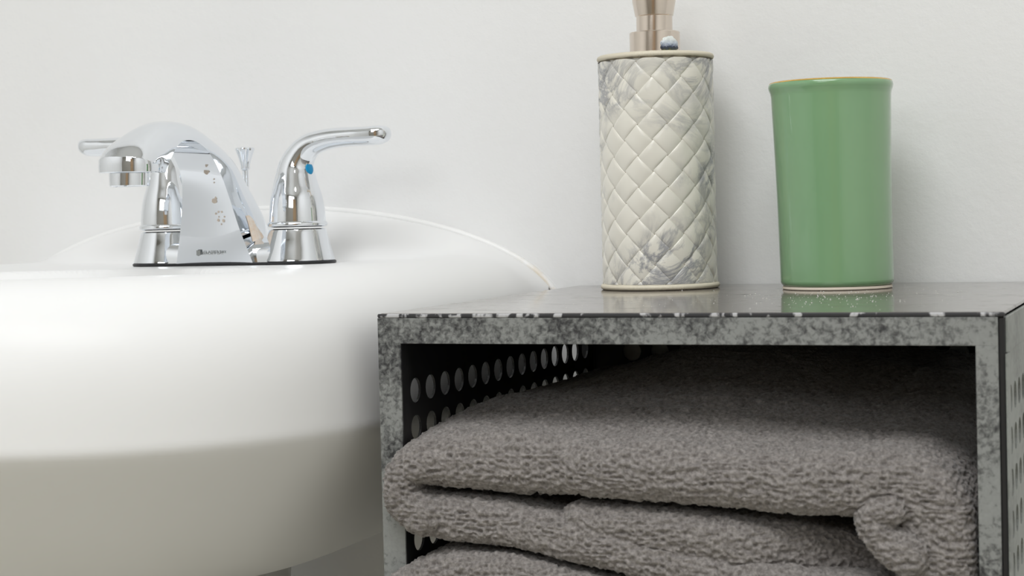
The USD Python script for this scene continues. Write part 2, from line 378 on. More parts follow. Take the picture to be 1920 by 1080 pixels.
# rounded spacing towards the outline where the roll is steep
s = np.concatenate([np.linspace(0, 0.70, 50), np.linspace(0.71, 0.955, 60), 1 - 0.044 * np.linspace(1, 0, 40) ** 2.2])
rings = []
for q in s:
    x, y = SX + q * Rw * dirs[:, 0], SY + q * Rw * dirs[:, 1]
    y = np.minimum(y, YB)
    rings.append(np.stack([x, y, ztop(x, y)], 1))
rings[-1][~wall_hit, 2] = ZA
outline = rings[-1].copy()
skirt = [(0.9998, -0.0545), (0.9975, -0.0568), (0.993, -0.0590), (0.984, -0.0622), (0.967, -0.0675), (0.94, -0.0755), (0.905, -0.0855), (0.865, -0.0970), (0.815, -0.1100), (0.755, -0.1225), (0.68, -0.1335), (0.60, -0.1415), (0.50, -0.1470)]
PX, PY = -0.221, 0.15
for sc, z in skirt:
    x, y = PX + (outline[:, 0] - PX) * sc, PY + (outline[:, 1] - PY) * sc
    rings.append(np.stack([x, np.minimum(y, YB), np.minimum(np.full(NT, z), outline[:, 2] - 0.0005)], 1))
V = np.vstack(rings)
F = grid_faces(len(rings), NT, True)
last = (len(rings) - 1) * NT
F = np.vstack([F, [(last + k, last + (k + 1) % NT, len(V)) for k in range(NT)]])
V = np.vstack([V, [[PX, PY, -0.1470]]])
V = V[np.r_[0:len(V)]]
sink = thing('sink', 'white glossy porcelain pedestal sink with rounded rim against the wall', 'sink', (PX, PY, -0.1470))
t_ = trimesh.Trimesh(V, F, process=False)
obj('basin', (V, F), M_porcelain, sink, smooth=True)
# caulk bead along the line where the sink meets the wall
cx = -0.221 + 0.2105 * np.sin(np.linspace(-1, 1, 90) * math.pi / 2)
obj('caulk_bead', tube(np.stack([cx, np.full_like(cx, YB - 0.0005), zwall(cx) + 0.0005], 1), 0.0021, 10), M_caulk, sink, smooth=True, label='thin white caulk bead along the wall')
obj('drain', lathe([(0, -0.104), (0.02, -0.104), (0.021, -0.1055), (0.02, -0.107)], (SX, 0.035, 0), 32), M_chrome, sink, smooth=30)
ped = obj('pedestal', lathe([(0, -H), (0.115, -H), (0.118, -H + 0.01), (0.116, -H + 0.05), (0.096, -H + 0.09), (0.078, -H + 0.16), (0.070, -0.55), (0.069, -0.4), (0.072, -0.28), (0.077, -0.18), (0.079, -0.1495), (0, -0.1485)], (PX, PY, 0), 72),
          M_pedestal, smooth=35, label='white porcelain pedestal column standing under the sink', category='sink pedestal')

# ------------------------------------------------------------------ faucet
FX, FY, FZ = -0.203, 0.215, DECK + 0.0002
mm = 0.001
fa = thing('faucet', 'chrome two-handle bathroom faucet with an arched spout on the sink deck', 'faucet', (FX, FY, FZ))


def fl_(P):
    """faucet millimetres (x right, y towards the wall, z up) to room metres"""
    return np.asarray(P, float) * mm + [FX, FY, FZ]


HS = 46.4
# black gasket and chrome base: two cones joined by a low saddle


def stadium(r, z, n=48, hs=HS):
    a = np.linspace(-math.pi / 2, math.pi / 2, n)
    right = np.stack([hs + r * np.cos(a), r * np.sin(a)], 1)
    left = -right
    p = np.vstack([right, left])
    return np.column_stack([p, np.full(len(p), z)])


obj('gasket', loft(fl_([stadium(23.0, 0.0), stadium(23.3, 0.5), stadium(23.3, 1.3), stadium(22.8, 1.6)])), M_gasket, fa, smooth=30, label='thin black gasket under the base')
cone = [(0, 1.5), (22.4, 1.5), (22.8, 2.0), (22.6, 3), (20.9, 9), (19.3, 15), (18.2, 19.5), (17.7, 21.0), (16.6, 21.6), (0, 21.6)]
saddle = []
for x in np.linspace(-HS, HS, 61):
    u = abs(x) / HS
    h = 16.0 + 3.0 * u ** 2
    w = 20.5 - 1.0 * u
    a = np.linspace(0, math.pi, 25)
    e = 0.75
    y = -w * np.sign(np.cos(a)) * np.abs(np.cos(a)) ** e
    z = 1.5 + (h - 1.5) * np.abs(np.sin(a)) ** e
    saddle.append(np.column_stack([np.full(25, x), y, z]))
obj('base', cat((fl_(lathe(cone, n=72)[0] + [HS, 0, 0]), lathe(cone, n=72)[1]), (fl_(lathe(cone, n=72)[0] + [-HS, 0, 0]), lathe(cone, n=72)[1]), loft(fl_(saddle))), M_chrome, fa, smooth=32)


def handle(side):
    name = 'handle'
    prof = [(0, 22.6), (17.2, 22.6), (18.4, 23.2), (18.7, 24.4), (18.2, 25.6), (17.3, 26.2)]
    ring = (lathe(prof, n=72))
    # body: one swept surface from the bell up and out into the lever; x is outwards
    P = np.array([(0, 25.8), (0, 32), (-0.2, 40), (-0.4, 48), (-0.2, 55), (0.8, 61), (4.0, 67.0), (9.5, 72.2), (17, 75.0), (26, 76.6), (36, 77.4), (46, 77.8), (55, 78.2), (60.5, 78.8), (63.2, 79.2), (64.2, 79.4)], float)
    hn = np.array([17.5, 17.2, 16.2, 14.2, 12.3, 10.9, 9.2, 7.8, 6.8, 6.4, 6.4, 6.7, 6.9, 5.9, 3.6, 0.5])      # half thickness in the path's plane
    hy = np.array([17.5, 17.2, 16.2, 14.2, 12.4, 10.7, 9.6, 8.8, 8.4, 8.6, 9.0, 9.5, 9.4, 7.8, 5.0, 0.8])       # half width
    k = np.linspace(0, 1, len(P))
    kk = np.linspace(0, 1, 120)
    PP = np.column_stack([CubicSpline(k, P[:, i])(kk) for i in (0, 1)])
    HN, HY = PchipInterpolator(k, hn)(kk), PchipInterpolator(k, hy)(kk)
    Tn = np.gradient(PP, axis=0); Tn /= np.linalg.norm(Tn, axis=1, keepdims=True)
    a = np.linspace(0, 2 * math.pi, 56, endpoint=False)
    rings_ = []
    for p, t, n_, y_, q in zip(PP, Tn, HN, HY, kk):
        nrm = np.array([-t[1], t[0]])                 # towards the top of the lever
        e = 1.0 - 0.22 * smoothstep(0.5, 0.8, q)      # squarer paddle
        ca, sa = np.sign(np.cos(a)) * np.abs(np.cos(a)) ** e, np.sign(np.sin(a)) * np.abs(np.sin(a)) ** e
        flat = 1 - 0.30 * smoothstep(0.55, 0.8, q) * (sa > 0)
        off = n_ * sa * flat
        rings_.append(np.column_stack([p[0] + nrm[0] * off, y_ * ca, p[1] + nrm[1] * off]))
    body = loft(rings_)
    def place(m):
        v = np.array(m[0], float); f = np.array(m[1])
        v[:, 0] = side * v[:, 0]
        if side < 0:
            f = f[:, ::-1]
        return fl_(v + [side * HS, 0, 0]), f
    h = obj(name, cat(place(body), place(ring)), M_chrome, fa, smooth=40, label=('chrome lever handle pointing right with a blue dot' if side > 0 else 'chrome lever handle pointing left behind the spout'))
    # index button under the lever, facing outwards
    a = np.linspace(0, 2 * math.pi, 28, endpoint=False)
    c, nx = np.array([10.9, -2.6, 58.6]), np.array([0.955, -0.22, 0.2]); nx /= np.linalg.norm(nx)
    ty = np.cross([0, 0, 1], nx); ty /= np.linalg.norm(ty); tz = np.cross(nx, ty)
    rr = []
    for q, o in ((0.98, -1.5), (1.0, -0.1), (0.92, 0.25), (0.6, 0.5), (0.05, 0.6)):
        rr.append(c + q * (3.2 * np.cos(a)[:, None] * ty + 3.9 * np.sin(a)[:, None] * tz) + o * nx)
    obj('index_button', place(loft(rr)), M_blue if side > 0 else M_red, h, smooth=40, label='blue index button' if side > 0 else None)


handle(1)
handle(-1)

# spout: pairs of inner (under side) and outer points, forward distance f and height
pairs = np.array([
    (0, 1.5, -43, 1.5, 27, 3.2), (2, 11, -43, 11, 24.2, 3.2), (4.2, 22, -41, 24, 21, 3.2), (6.6, 35, -33, 38, 18, 3.0), (10.3, 50, -20, 54, 15, 2.8), (16.5, 61.5, -5, 69, 13.4, 2.5),
    (24.5, 69, 12, 78.5, 13, 2.3), (36, 74.3, 29, 84.8, 13, 2.2), (47.5, 75.5, 46, 87, 13.3, 2.2), (56.5, 73.8, 61.5, 86.3, 13.8, 2.3), (64, 69.4, 75.5, 82.3, 14.5, 2.4), (69.6, 64.4, 88.2, 76.8, 15, 2.5), (73.6, 60.0, 98, 71.3, 15.4, 2.6),
    (75.6, 57.8, 103.4, 65.4, 15.6, 2.7)])
kk0 = np.concatenate([[0], np.cumsum(np.linalg.norm(np.diff((pairs[:, :2] + pairs[:, 2:4]) / 2, axis=0), axis=1))])
ks = np.linspace(0, kk0[-1], 110)
sp = np.column_stack([CubicSpline(kk0, pairs[:, i])(ks) for i in range(4)] + [PchipInterpolator(kk0, pairs[:, i])(ks) for i in (4, 5)])
extra = np.array([(76.4, 57.2, 104.1, 64.7, 15.7, 2.7), (76.5, 56.6, 104.4, 60.5, 15.7, 2.7), (76.7, 56.2, 104.2, 56.6, 15.6, 2.7), (77.1, 56.0, 103.4, 56.0, 15.2, 2.7)])
sp = np.vstack([sp, extra])
BF = -23.0                                            # front face of the spout's foot, relative to the handles' line


def spout_section(row, n=64):
    fi, zi, fo, zo, w, ex = row
    pi, po = np.array([BF - fi, zi]), np.array([BF - fo, zo])
    d = po - pi
    a = np.linspace(0, math.pi, n)
    X = w * np.sign(np.cos(a)) * np.abs(np.cos(a)) ** (2 / ex)
    B = np.abs(np.sin(a)) ** (2 / ex)
    X = X + np.sign(np.cos(a)) * 3.0 * (1 - smoothstep(56, 74, zi)) * smoothstep(2, 16, zi) * np.sin(2 * a).clip(-1, 1) * np.sign(np.cos(a))
    m = 16
    xs = np.linspace(-w, w, m + 2)[1:-1]
    dish = 0.035 * (1 - (xs / w) ** 2)
    X, B = np.concatenate([X, xs]), np.concatenate([B, dish])
    return np.column_stack([X, pi[0] + d[0] * B, pi[1] + d[1] * B])


spo = obj('spout', loft(fl_([spout_section(r) for r in sp])), M_chrome, fa, smooth=34)
AE = [(0, 49.7), (9.4, 49.7), (9.6, 48.7), (10.9, 48.3), (11.4, 48.9), (11.5, 55.5), (11.2, 56.2), (0, 56.2)]
ae = lathe(AE, n=64)
aer = obj('aerator', (fl_(ae[0] + [0, BF - 90, 0]), ae[1]), M_chrome, spo, smooth=30)
sc_ = lathe([(0, 49.9), (9.4, 49.9), (9.4, 50.3), (0, 50.3)], n=40)
obj('logo', cat(*[(fl_(np.array(m.vertices) @ np.array([[1, 0, 0], [0, 0, -1], [0, 1, 0]]).T @ np.eye(3) * [1, 1, 1] + p), m.faces) for m, p in (
    (meshkit.text_mesh('GLACIER BAY', 1.75, 0.3), np.array([-8.2, BF - 1.3, 6.9])),
    (trimesh.creation.extrude_polygon(sg.Polygon([(0, 0.6), (1.2, 0), (2.5, 0.6), (2.5, 3.3), (0, 3.3)]).buffer(0.15), 0.3), np.array([-11.4, BF - 1.3, 6.2])))]), M_mark, spo, label='small grey maker mark on the front')


def blob(c, r, n=9, seed=0, thick=0.12):
    g = np.random.default_rng(seed)
    a = np.linspace(0, 2 * math.pi, n, endpoint=False)
    rr = r * (0.75 + 0.5 * g.random(n))
    poly = sg.Polygon(np.column_stack([rr * np.cos(a), 1.2 * rr * np.sin(a)])).buffer(r * 0.15)
    m = trimesh.creation.extrude_polygon(poly, thick)
    return np.array(m.vertices) @ np.array([[1, 0, 0], [0, 0, -1], [0, 1, 0]]).T + c, m.faces


def front_f(z):
    return float(np.interp(z, sp[:, 1][:60], sp[:, 0][:60]))


def on_face(x, z, out=0.15):
    w = float(np.interp(z, sp[:60, 1], sp[:60, 4])); dep = float(np.interp(z, sp[:60, 1], sp[:60, 0] - sp[:60, 2]))
    return np.array([x, BF - front_f(z) + 0.035 * dep * (1 - (x / w) ** 2) - out, z])


spots = []
for i, (x, z, r) in enumerate([(4.6, 58, 1.5), (6.2, 61.5, 0.8), (5.5, 40, 1.6), (6.5, 41.5, 0.7), (5, 32, 0.5), (7, 33, 0.6), (9.5, 33, 0.5), (6.2, 28, 0.7), (10, 27.5, 0.8), (11, 30, 0.4), (8, 25.5, 0.4), (6.8, 30, 0.4), (7.5, 51, 0.4), (8, 53, 0.4)]):
    v, f = blob(on_face(x, z), r, seed=i); spots.append((fl_(v), f))
obj('water_spot', cat(*spots), M_spot, spo, kind='stuff', label='dried water spots on the front face')
# beige lime deposit low on the right flank of the spout
patch = []
for bz in np.linspace(14.5, 31, 14):
    row = [np.interp(bz, sp[:60, 1] * 0.5 + sp[:60, 3] * 0.5, sp[:60, i]) for i in range(6)]
    fi, zi, fo, zo, w, ex = row
    u = (bz - 14.5) / 16.5
    for q in np.linspace(0, 1, 14):
        a = 0.075 + 0.05 * u + q * (0.26 - 0.20 * u ** 1.5 + 0.02 * math.sin(9 * u))
        X = w * math.cos(a) ** (2 / ex) + 3.0 * (1 - smoothstep(56, 74, zi)) * smoothstep(2, 16, zi) * math.sin(2 * a) + 0.22
        B = math.sin(a) ** (2 / ex)
        patch.append((X, BF - fi + (fi - fo) * B, zi + (zo - zi) * B))
pf = grid_faces(14, 14)
obj('lime_deposit', (fl_(patch), pf), M_deposit, spo, label='beige lime deposit beside the right handle')
rod = thing  # (lift rod follows)
lr = lathe([(0, 14), (2.0, 14), (2.0, 59.2), (2.5, 59.5), (3.0, 60.6), (2.9, 62.5), (4.0, 66.5), (5.6, 71), (6.3, 72.6), (6.2, 73.5), (5.4, 74), (0, 74.2)], n=40)
obj('lift_rod', (fl_(lr[0] + [0, 18.5, 0]), lr[1]), M_chrome, fa, smooth=35, label='flared chrome lift rod knob behind the spout')

# ------------------------------------------------------------------ metal shelf
SW, SD = 0.2892, 0.2905
FT = 0.0122                                           # width of the frame bars
PIT = 0.018
LOW = -H
sh = thing('metal_shelf', 'distressed grey metal shelf unit with perforated sides beside the sink', 'shelf', (SW / 2, SD / 2, -H))
obj('top_panel', box(0.0008, SW - 0.0008, 0.0016, SD, -0.0016, 0.0, 0.0004), M_top, sh, label='glossy dark brown top')
obj('top_edge', box(0.0, SW, -0.0002, 0.0015, -0.0020, -0.0001, 0.0005), M_lip, sh, label='black front edge with white chips')
FDP = 0.0102
obj('rail', box(0.0, SW - 0.0030, 0.0, FDP, -0.01415, -0.0021, 0.00015), M_worn, sh, label='worn grey front rail')
obj('post', box(0.0, FT - 0.0005, 0.0, FDP, LOW, -0.01412, 0.00015), M_worn, sh)
obj('post', box(SW - FT, SW - 0.0030, 0.0, FDP, LOW, -0.01412, 0.00015), M_worn, sh)
obj('corner_edge', box(SW - 0.0030, SW - 0.0002, 0.0006, FDP, LOW, -0.0021, 0.0005), M_black, sh, label='black paint bared along the right corner')
for x0 in (0.0, SW - FT):
    obj('rear_post', box(x0, x0 + FT, SD - FT + 0.008, SD, LOW, -0.0020, 0.0005), M_black, sh)
obj('rear_rail', box(FT, SW - FT, SD - FT + 0.008, SD, -0.0135, -0.0020, 0.0005), M_black, sh)


def perforated(u0, u1, v0, v1, us, vs, r, thick, seg=20, margin=0.0006):
    a = np.arange(seg) * 2 * math.pi / seg
    holes = [np.column_stack([u + r * np.cos(a), v + r * np.sin(a)]) for u in us for v in vs
             if u0 + r + margin < u < u1 - r - margin and v0 + r + margin < v < v1 - r - margin]
    poly = sg.Polygon([(u0, v0), (u1, v0), (u1, v1), (u0, v1)], holes)
    return trimesh.creation.extrude_polygon(poly, thick, engine='earcut')


rows = [-0.0381 - PIT * k for k in range(0, 40)]
ys = [0.0186 + PIT * k for k in range(0, 15)]
RH = 0.0060
for x_in, x_out, out_mat in ((0.0105, 0.0, M_side), (SW - 0.0105, SW, M_side)):
    s_ = 1 if x_out > x_in else -1
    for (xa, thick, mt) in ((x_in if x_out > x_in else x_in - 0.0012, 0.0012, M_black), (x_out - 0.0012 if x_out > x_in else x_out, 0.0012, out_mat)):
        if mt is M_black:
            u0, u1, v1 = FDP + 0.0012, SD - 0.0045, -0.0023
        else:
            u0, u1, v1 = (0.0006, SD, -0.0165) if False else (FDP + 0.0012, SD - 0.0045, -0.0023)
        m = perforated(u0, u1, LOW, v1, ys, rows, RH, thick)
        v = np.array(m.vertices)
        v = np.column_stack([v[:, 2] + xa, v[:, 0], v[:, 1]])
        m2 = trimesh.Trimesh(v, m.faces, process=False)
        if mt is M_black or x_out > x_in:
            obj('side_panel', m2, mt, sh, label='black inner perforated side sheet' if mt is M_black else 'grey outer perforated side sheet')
m = perforated(FT, SW - FT, LOW, -0.0136, [0.0356 + PIT * k for k in range(-1, 14)], [-0.0408 - PIT * k for k in range(0, 40)], RH, 0.0012)
v = np.array(m.vertices)
obj('back_panel', trimesh.Trimesh(np.column_stack([v[:, 0], v[:, 2] + SD - 0.0042, v[:, 1]]), m.faces[:, ::-1], process=False), M_black, sh, label='black perforated back sheet')
SH1 = -0.196
for z in (SH1, -0.48, -0.74):
    obj('shelf_board', box(FT, SW - FT, 0.001, SD - 0.005, z - 0.012, z, 0.0006), M_worn, sh)
obj('right_rail', box(SW - 0.0002, SW + 0.0007, 0.0016, SD - 0.001, -0.0172, -0.0020, 0.0003), M_side, sh, label='grey top rail of the right side')
obj('right_stile', box(SW - 0.0002, SW + 0.0006, 0.0004, FT, LOW, -0.0175, 0.0003), M_side, sh)

# ------------------------------------------------------------------ towels (folded layers as one smooth surface each)
def surface_nets(S, org, h):
    nx, ny, nz = S.shape
    neg = S < 0
    C8 = [(i, j, k) for i in (0, 1) for j in (0, 1) for k in (0, 1)]
    val = np.stack([S[i:nx - 1 + i, j:ny - 1 + j, k:nz - 1 + k] for i, j, k in C8], -1)
    cnt = (val < 0).sum(-1)
    act = (cnt > 0) & (cnt < 8)
    idx = -np.ones(act.shape, int); idx[act] = np.arange(act.sum())
    a = val[act]
    acc, num = np.zeros((len(a), 3)), np.zeros(len(a))
    C8a = np.array(C8, float)
    for p in range(8):
        for q in range(p + 1, 8):
            if np.abs(C8a[p] - C8a[q]).sum() == 1:
                c = (a[:, p] < 0) != (a[:, q] < 0)
                t = np.where(c, a[:, p] / np.where(c, a[:, p] - a[:, q], 1), 0)
                acc += np.where(c[:, None], C8a[p] + t[:, None] * (C8a[q] - C8a[p]), 0); num += c
    V = (np.argwhere(act) + acc / num[:, None]) * h + org
    F = []
    for ax in range(3):
        b, c = [(1, 2), (2, 0), (0, 1)][ax]
        lo_ = [slice(1, -1)] * 3; lo_[ax] = slice(0, -1)
        hi_ = [slice(1, -1)] * 3; hi_[ax] = slice(1, None)
        n0, n1 = neg[tuple(lo_)], neg[tuple(hi_)]
        for flip, mk in ((False, n0 & ~n1), (True, ~n0 & n1)):
            e = np.argwhere(mk)
            o = np.ones(3, int); o[ax] = 0
            e = e + o
            def at(db, dc):
                q = e.copy(); q[:, b] -= db; q[:, c] -= dc
                return idx[q[:, 0], q[:, 1], q[:, 2]]
            quad = np.stack([at(1, 1), at(0, 1), at(0, 0), at(1, 0)], 1)
            F.append(quad[:, ::-1] if flip else quad)
    Q = np.vstack(F)
    return V, np.vstack([Q[:, [0, 1, 2]], Q[:, [0, 2, 3]]])


def poly_dist(x, z, pts, rad):
    best = np.full(x.shape, 1e9)
    for (ax, az), (bx, bz), ra, rb in zip(pts[:-1], pts[1:], rad[:-1], rad[1:]):
        dx, dz = bx - ax, bz - az
        t = np.clip(((x - ax) * dx + (z - az) * dz) / (dx * dx + dz * dz), 0, 1)
        d = np.hypot(x - ax - t * dx, z - az - t * dz)
        # signed by the local radius, keep the distance to the mid line and the radius together
        r = ra + (rb - ra) * t
        best = np.minimum(best, d - r)
    return best


def smooth_poly(pts, rad, n=30):
    pts = np.asarray(pts, float)
    k = np.concatenate([[0], np.cumsum(np.linalg.norm(np.diff(pts, axis=0), axis=1))])
    q = np.linspace(0, k[-1], n)
    return np.column_stack([PchipInterpolator(k, pts[:, 0])(q), PchipInterpolator(k, pts[:, 1])(q)]), PchipInterpolator(k, rad)(q)


def smin(a, b, k):
    h = np.clip(0.5 + 0.5 * (b - a) / k, 0, 1)
    return b + (a - b) * h - k * h * (1 - h)


def frame_sdf(x, y, z):
    """distance to the walls of the compartment and the frame (positive in the free space)"""
    inner = np.minimum(x - (FT + 0.0012), (SW - FT - 0.0012) - x)
    front = -0.0012 - y
    return np.maximum(inner, front)


def layer_sdf(x, y, z, pts, rad, yf, yb, rf):
    P, R = smooth_poly(pts, rad)
    d = poly_dist(x, z, P, R)                       # < 0 inside the 2-D outline
    yfv = yf(x) if callable(yf) else yf
    b = (yfv + rf) - y
    e = np.maximum(b, y - (yb - rf))
    q = np.minimum(d, 0) * 0
    inner = d + rf                                   # rounded extrusion
    return np.hypot(np.maximum(inner, 0), np.maximum(e, 0)) + np.minimum(np.maximum(inner, e), 0) - rf


def warp(x, y, z, seed, amp=0.0022, sc=26):
    p = np.stack([x, y, z], -1)
    return [c + amp * 2 * (meshkit.fbm(p * sc, 2, seed + 11 * i) - 0.5) for i, c in enumerate((x, y, z))]


def towel_mesh(sdf, bounds, h=0.0022, seed=0, fine_front=0.10, amp=0.00125):
    (x0, x1), (y0, y1), (z0, z1) = bounds
    xs, ys_, zs = (np.arange(a, b, h) for a, b in ((x0, x1), (y0, y1), (z0, z1)))
    g = np.meshgrid(xs, ys_, zs, indexing='ij')
    S = sdf(*g)
    V, F = surface_nets(S, np.array([x0, y0, z0]), h)

    def project(V, n=2):
        for _ in range(n):
            e = 0.0004
            d = sdf(*V.T)
            G = np.stack([(sdf(*(V + o).T) - d) / e for o in np.eye(3) * e], 1)
            G /= np.maximum(np.linalg.norm(G, axis=1, keepdims=True), 0.3)
            V = V - np.clip(d, -h, h)[:, None] * G * 0.8
        return V, G / np.maximum(np.linalg.norm(G, axis=1, keepdims=True), 1e-9)
    m = trimesh.Trimesh(V, F, process=False)
    fc = m.triangles_center
    sel = np.nonzero(fc[:, 1] < fine_front)[0]
    for lim in (fine_front, fine_front * 0.5):
        fc = V[F].mean(1)
        sel = np.nonzero(fc[:, 1] < lim)[0]
        V, F = trimesh.remesh.subdivide(V, F, face_index=sel)
    V, N = project(V, 2)
    # terry loops: short ridges lying along the rows
    q = V * [1, 1, 1]
    wob = 0.004 * (meshkit.noise(V * 70, seed + 3) - 0.5)
    r1 = meshkit.noise(np.column_stack([q[:, 0] * 290, q[:, 1] * 400 + wob * 300, (q[:, 2] + wob) * 520]), seed)
    r2 = meshkit.noise(V * 720, seed + 5)
    r3 = meshkit.fbm(V * 90, 2, seed + 9)
    hgt = amp * (1.7 * (1 - np.abs(2 * r1 - 1)) - 0.9 + 1.1 * (r2 - 0.5)) + 0.0012 * (r3 - 0.5)
    V = V + N * hgt[:, None]
    V[:, 2] = np.maximum(V[:, 2], SH1 + 0.0004)
    on = ((V[:, 0] < FT + 0.0003) | (V[:, 0] > SW - FT - 0.0003)) & (V[:, 1] > -0.0005) & (V[:, 1] < 0.005)
    V[on, 1] = -0.0005
    ins = V[:, 1] > 0.004
    V[ins, 0] = np.clip(V[ins, 0], FT + 0.0002, SW - FT - 0.0002)
    return V, F


ROWA = [(0.0206, -0.0706), (0.0356, -0.0690), (0.0544, -0.0690), (0.0806, -0.0698), (0.1314, -0.0705), (0.1798, -0.0726), (0.2171, -0.0745), (0.2375, -0.0750), (0.251, -0.0790), (0.2590, -0.0880), (0.2600, -0.101), (0.2570, -0.118)]
RADA = [0.0100, 0.0118, 0.0124, 0.0126, 0.0126, 0.0128, 0.0135, 0.0150, 0.0160, 0.0165, 0.0165, 0.0160]
TURN = [(0.0240, -0.0700), (0.0148, -0.0755), (0.0142, -0.0850), (0.0250, -0.0940)]
ROWB = [(0.0231, -0.0945), (0.0393, -0.0955), (0.066, -0.0974), (0.092, -0.1020), (0.1298, -0.1105), (0.1784, -0.1185), (0.230, -0.1230)]
ROWC = [(0.1000, -0.0960), (0.1295, -0.0978), (0.1662, -0.1010), (0.2018, -0.1065), (0.238, -0.1140)]
BEAK = [(0.2420, -0.0850), (0.2330, -0.0895), (0.2370, -0.0965), (0.2480, -0.1030)]


def towel_top(x, y, z):
    x, y, z = warp(x, y, z, 3)
    z2 = z - 0.004 * np.sin((x - 0.03) * 26) * smoothstep(0.02, 0.12, y) - 0.009 * smoothstep(-0.005, 0.08, y) - 0.023 * smoothstep(0.02, 0.19, y) * smoothstep(0.04, 0.15, x) + 0.008 * smoothstep(0.18, 0.26, x) * smoothstep(0.02, 0.08, y)
    a = layer_sdf(x, y, z2, ROWA, RADA, lambda q: -0.0125 + 0.010 * smoothstep(0.20, 0.26, q), 0.255, 0.0118)
    t = layer_sdf(x, y, z, TURN, [0.0085, 0.0075, 0.0080, 0.0090], -0.0150, 0.22, 0.0074)
    b = layer_sdf(x, y, z, ROWB, [0.0088, 0.0096, 0.0100, 0.0098, 0.0090, 0.0085, 0.0080], -0.0110, 0.25, 0.0080)
    c = layer_sdf(x, y, z, ROWC, [0.0086, 0.0100, 0.0105, 0.0108, 0.0100], lambda q: -0.0090 + 0.030 * smoothstep(0.17, 0.235, q), 0.24, 0.0084)
    k = layer_sdf(x, y, z, BEAK, [0.0060, 0.0062, 0.0070, 0.0080], -0.0100, 0.2, 0.0058)
    d = smin(a, t, 0.003)
    d = smin(d, b, 0.0016)
    d = smin(d, c, 0.0012)
    d = smin(d, k, 0.0018)
    return -smin(-d, frame_sdf(x, y, z), 0.003)


ROWE = [(0.0165, -0.1310), (0.0395, -0.1225), (0.0662, -0.1225), (0.0998, -0.1290), (0.1544, -0.1390), (0.21, -0.1450), (0.255, -0.150)]
ROWF = [(0.022, -0.150), (0.05, -0.153), (0.12, -0.160), (0.2, -0.166), (0.258, -0.170)]
ROWG = [(0.024, -0.178), (0.12, -0.182), (0.255, -0.182)]


def towel_low(x, y, z):
    x, y, z = warp(x, y, z, 8, 0.0016)
    a = layer_sdf(x, y, z, ROWE, [0.0110, 0.0120, 0.0125, 0.0120, 0.0110, 0.0105, 0.0100], -0.0150, 0.25, 0.0098)
    f = layer_sdf(x, y, z, ROWF, [0.0118] * 5, -0.0130, 0.25, 0.0110)
    g = layer_sdf(x, y, z, ROWG, [0.0125, 0.0115, 0.0115], -0.0100, 0.25, 0.0110)
    d = smin(smin(a, f, 0.0015), g, 0.0015)
    d = np.maximum(d, (SH1 + 0.0016) - z)
    # stays below the towel that lies on it
    return np.maximum(-smin(-d, frame_sdf(x, y, z), 0.003), 0.0012 - towel_top(x, y, z) if False else -1e9)


V, F = towel_mesh(towel_top, ((-0.002, 0.282), (-0.035, 0.262), (-0.142, -0.016)), seed=1)
obj('towel', (V, F), M_towel, smooth=True, label='thick grey terry towel folded in layers, topmost in the metal shelf', category='towel')
V, F = towel_mesh(lambda x, y, z: np.maximum(towel_low(x, y, z), 0.0046 - towel_top(x, y, z)), ((-0.002, 0.282), (-0.035, 0.262), (-0.2, -0.095)), seed=2)
obj('towel', (V, F), M_towel, smooth=True, label='grey terry towel at the bottom edge, folded under the topmost towel', category='towel')

# ------------------------------------------------------------------ soap dispenser
DX, DY, DR, DH = 0.0677, 0.2436, 0.0336, 0.1370
dp = thing('soap_dispenser', 'ivory marbled basketweave soap dispenser with brushed nickel pump on the shelf', 'soap dispenser', (DX, DY, 0))
body = obj('body', lathe([(0, 0.0), (DR - 0.0016, 0.0), (DR - 0.0010, 0.0012), (DR - 0.0010, DH - 0.0035), (DR - 0.0016, DH - 0.0012), (0.012, DH), (0, DH)], (DX, DY, 0), 96), M_crease, dp, smooth=40, label='ochre glazed body between the woven strips')
NC = 12
du = math.pi * DR / NC
dv = du * 1.02
v0_, v1_ = 0.0034, DH - 0.0040


def weave_tile(i, j):
    even = (i % 2 == 0)
    na, nb = 10, 9
    out = []
    aa, bb = np.meshgrid(np.linspace(-1, 1, na), np.sin(np.linspace(-1, 1, nb) * math.pi / 2), indexing='ij')
    s_, t_ = (aa * 0.60, bb * 0.480) if even else (bb * 0.480, aa * 0.60)
    u = i * du + (s_ + t_) * du
    vv = j + (s_ - t_) * dv
    hgt = 0.0015 * np.cos(aa * math.pi / 2 * 0.98) ** 0.55 * (1 - 0.10 * bb ** 2) * (1 - np.abs(bb) ** 14 * 0.6)
    r = DR - 0.0012 + hgt
    vv = np.clip(vv, v0_, v1_)
    ang = u / DR + 0.21
    P = np.stack([DX + r * np.cos(ang), DY + r * np.sin(ang), vv], -1).reshape(-1, 3)
    return P, grid_faces(na, nb)


rowsn = int((v1_ - v0_) / (2 * dv)) + 2
for i in range(2 * NC):
    for jj in range(-1, rowsn + 1):
        j = v0_ + 2 * dv * jj + (dv if i % 2 else 0) + 0.002
        if j < v0_ - dv * 0.8 or j > v1_ + dv * 0.8:
            continue
        P, f = weave_tile(i, j)
        n_ = np.cross(P[f[:, 1]] - P[f[:, 0]], P[f[:, 2]] - P[f[:, 0]]).sum(0)
        if n_ @ (P.mean(0) - [DX, DY, P[:, 2].mean()]) < 0:
            f = f[:, ::-1]
        obj('woven_strip', (P, f), M_ivory, body, smooth=True)


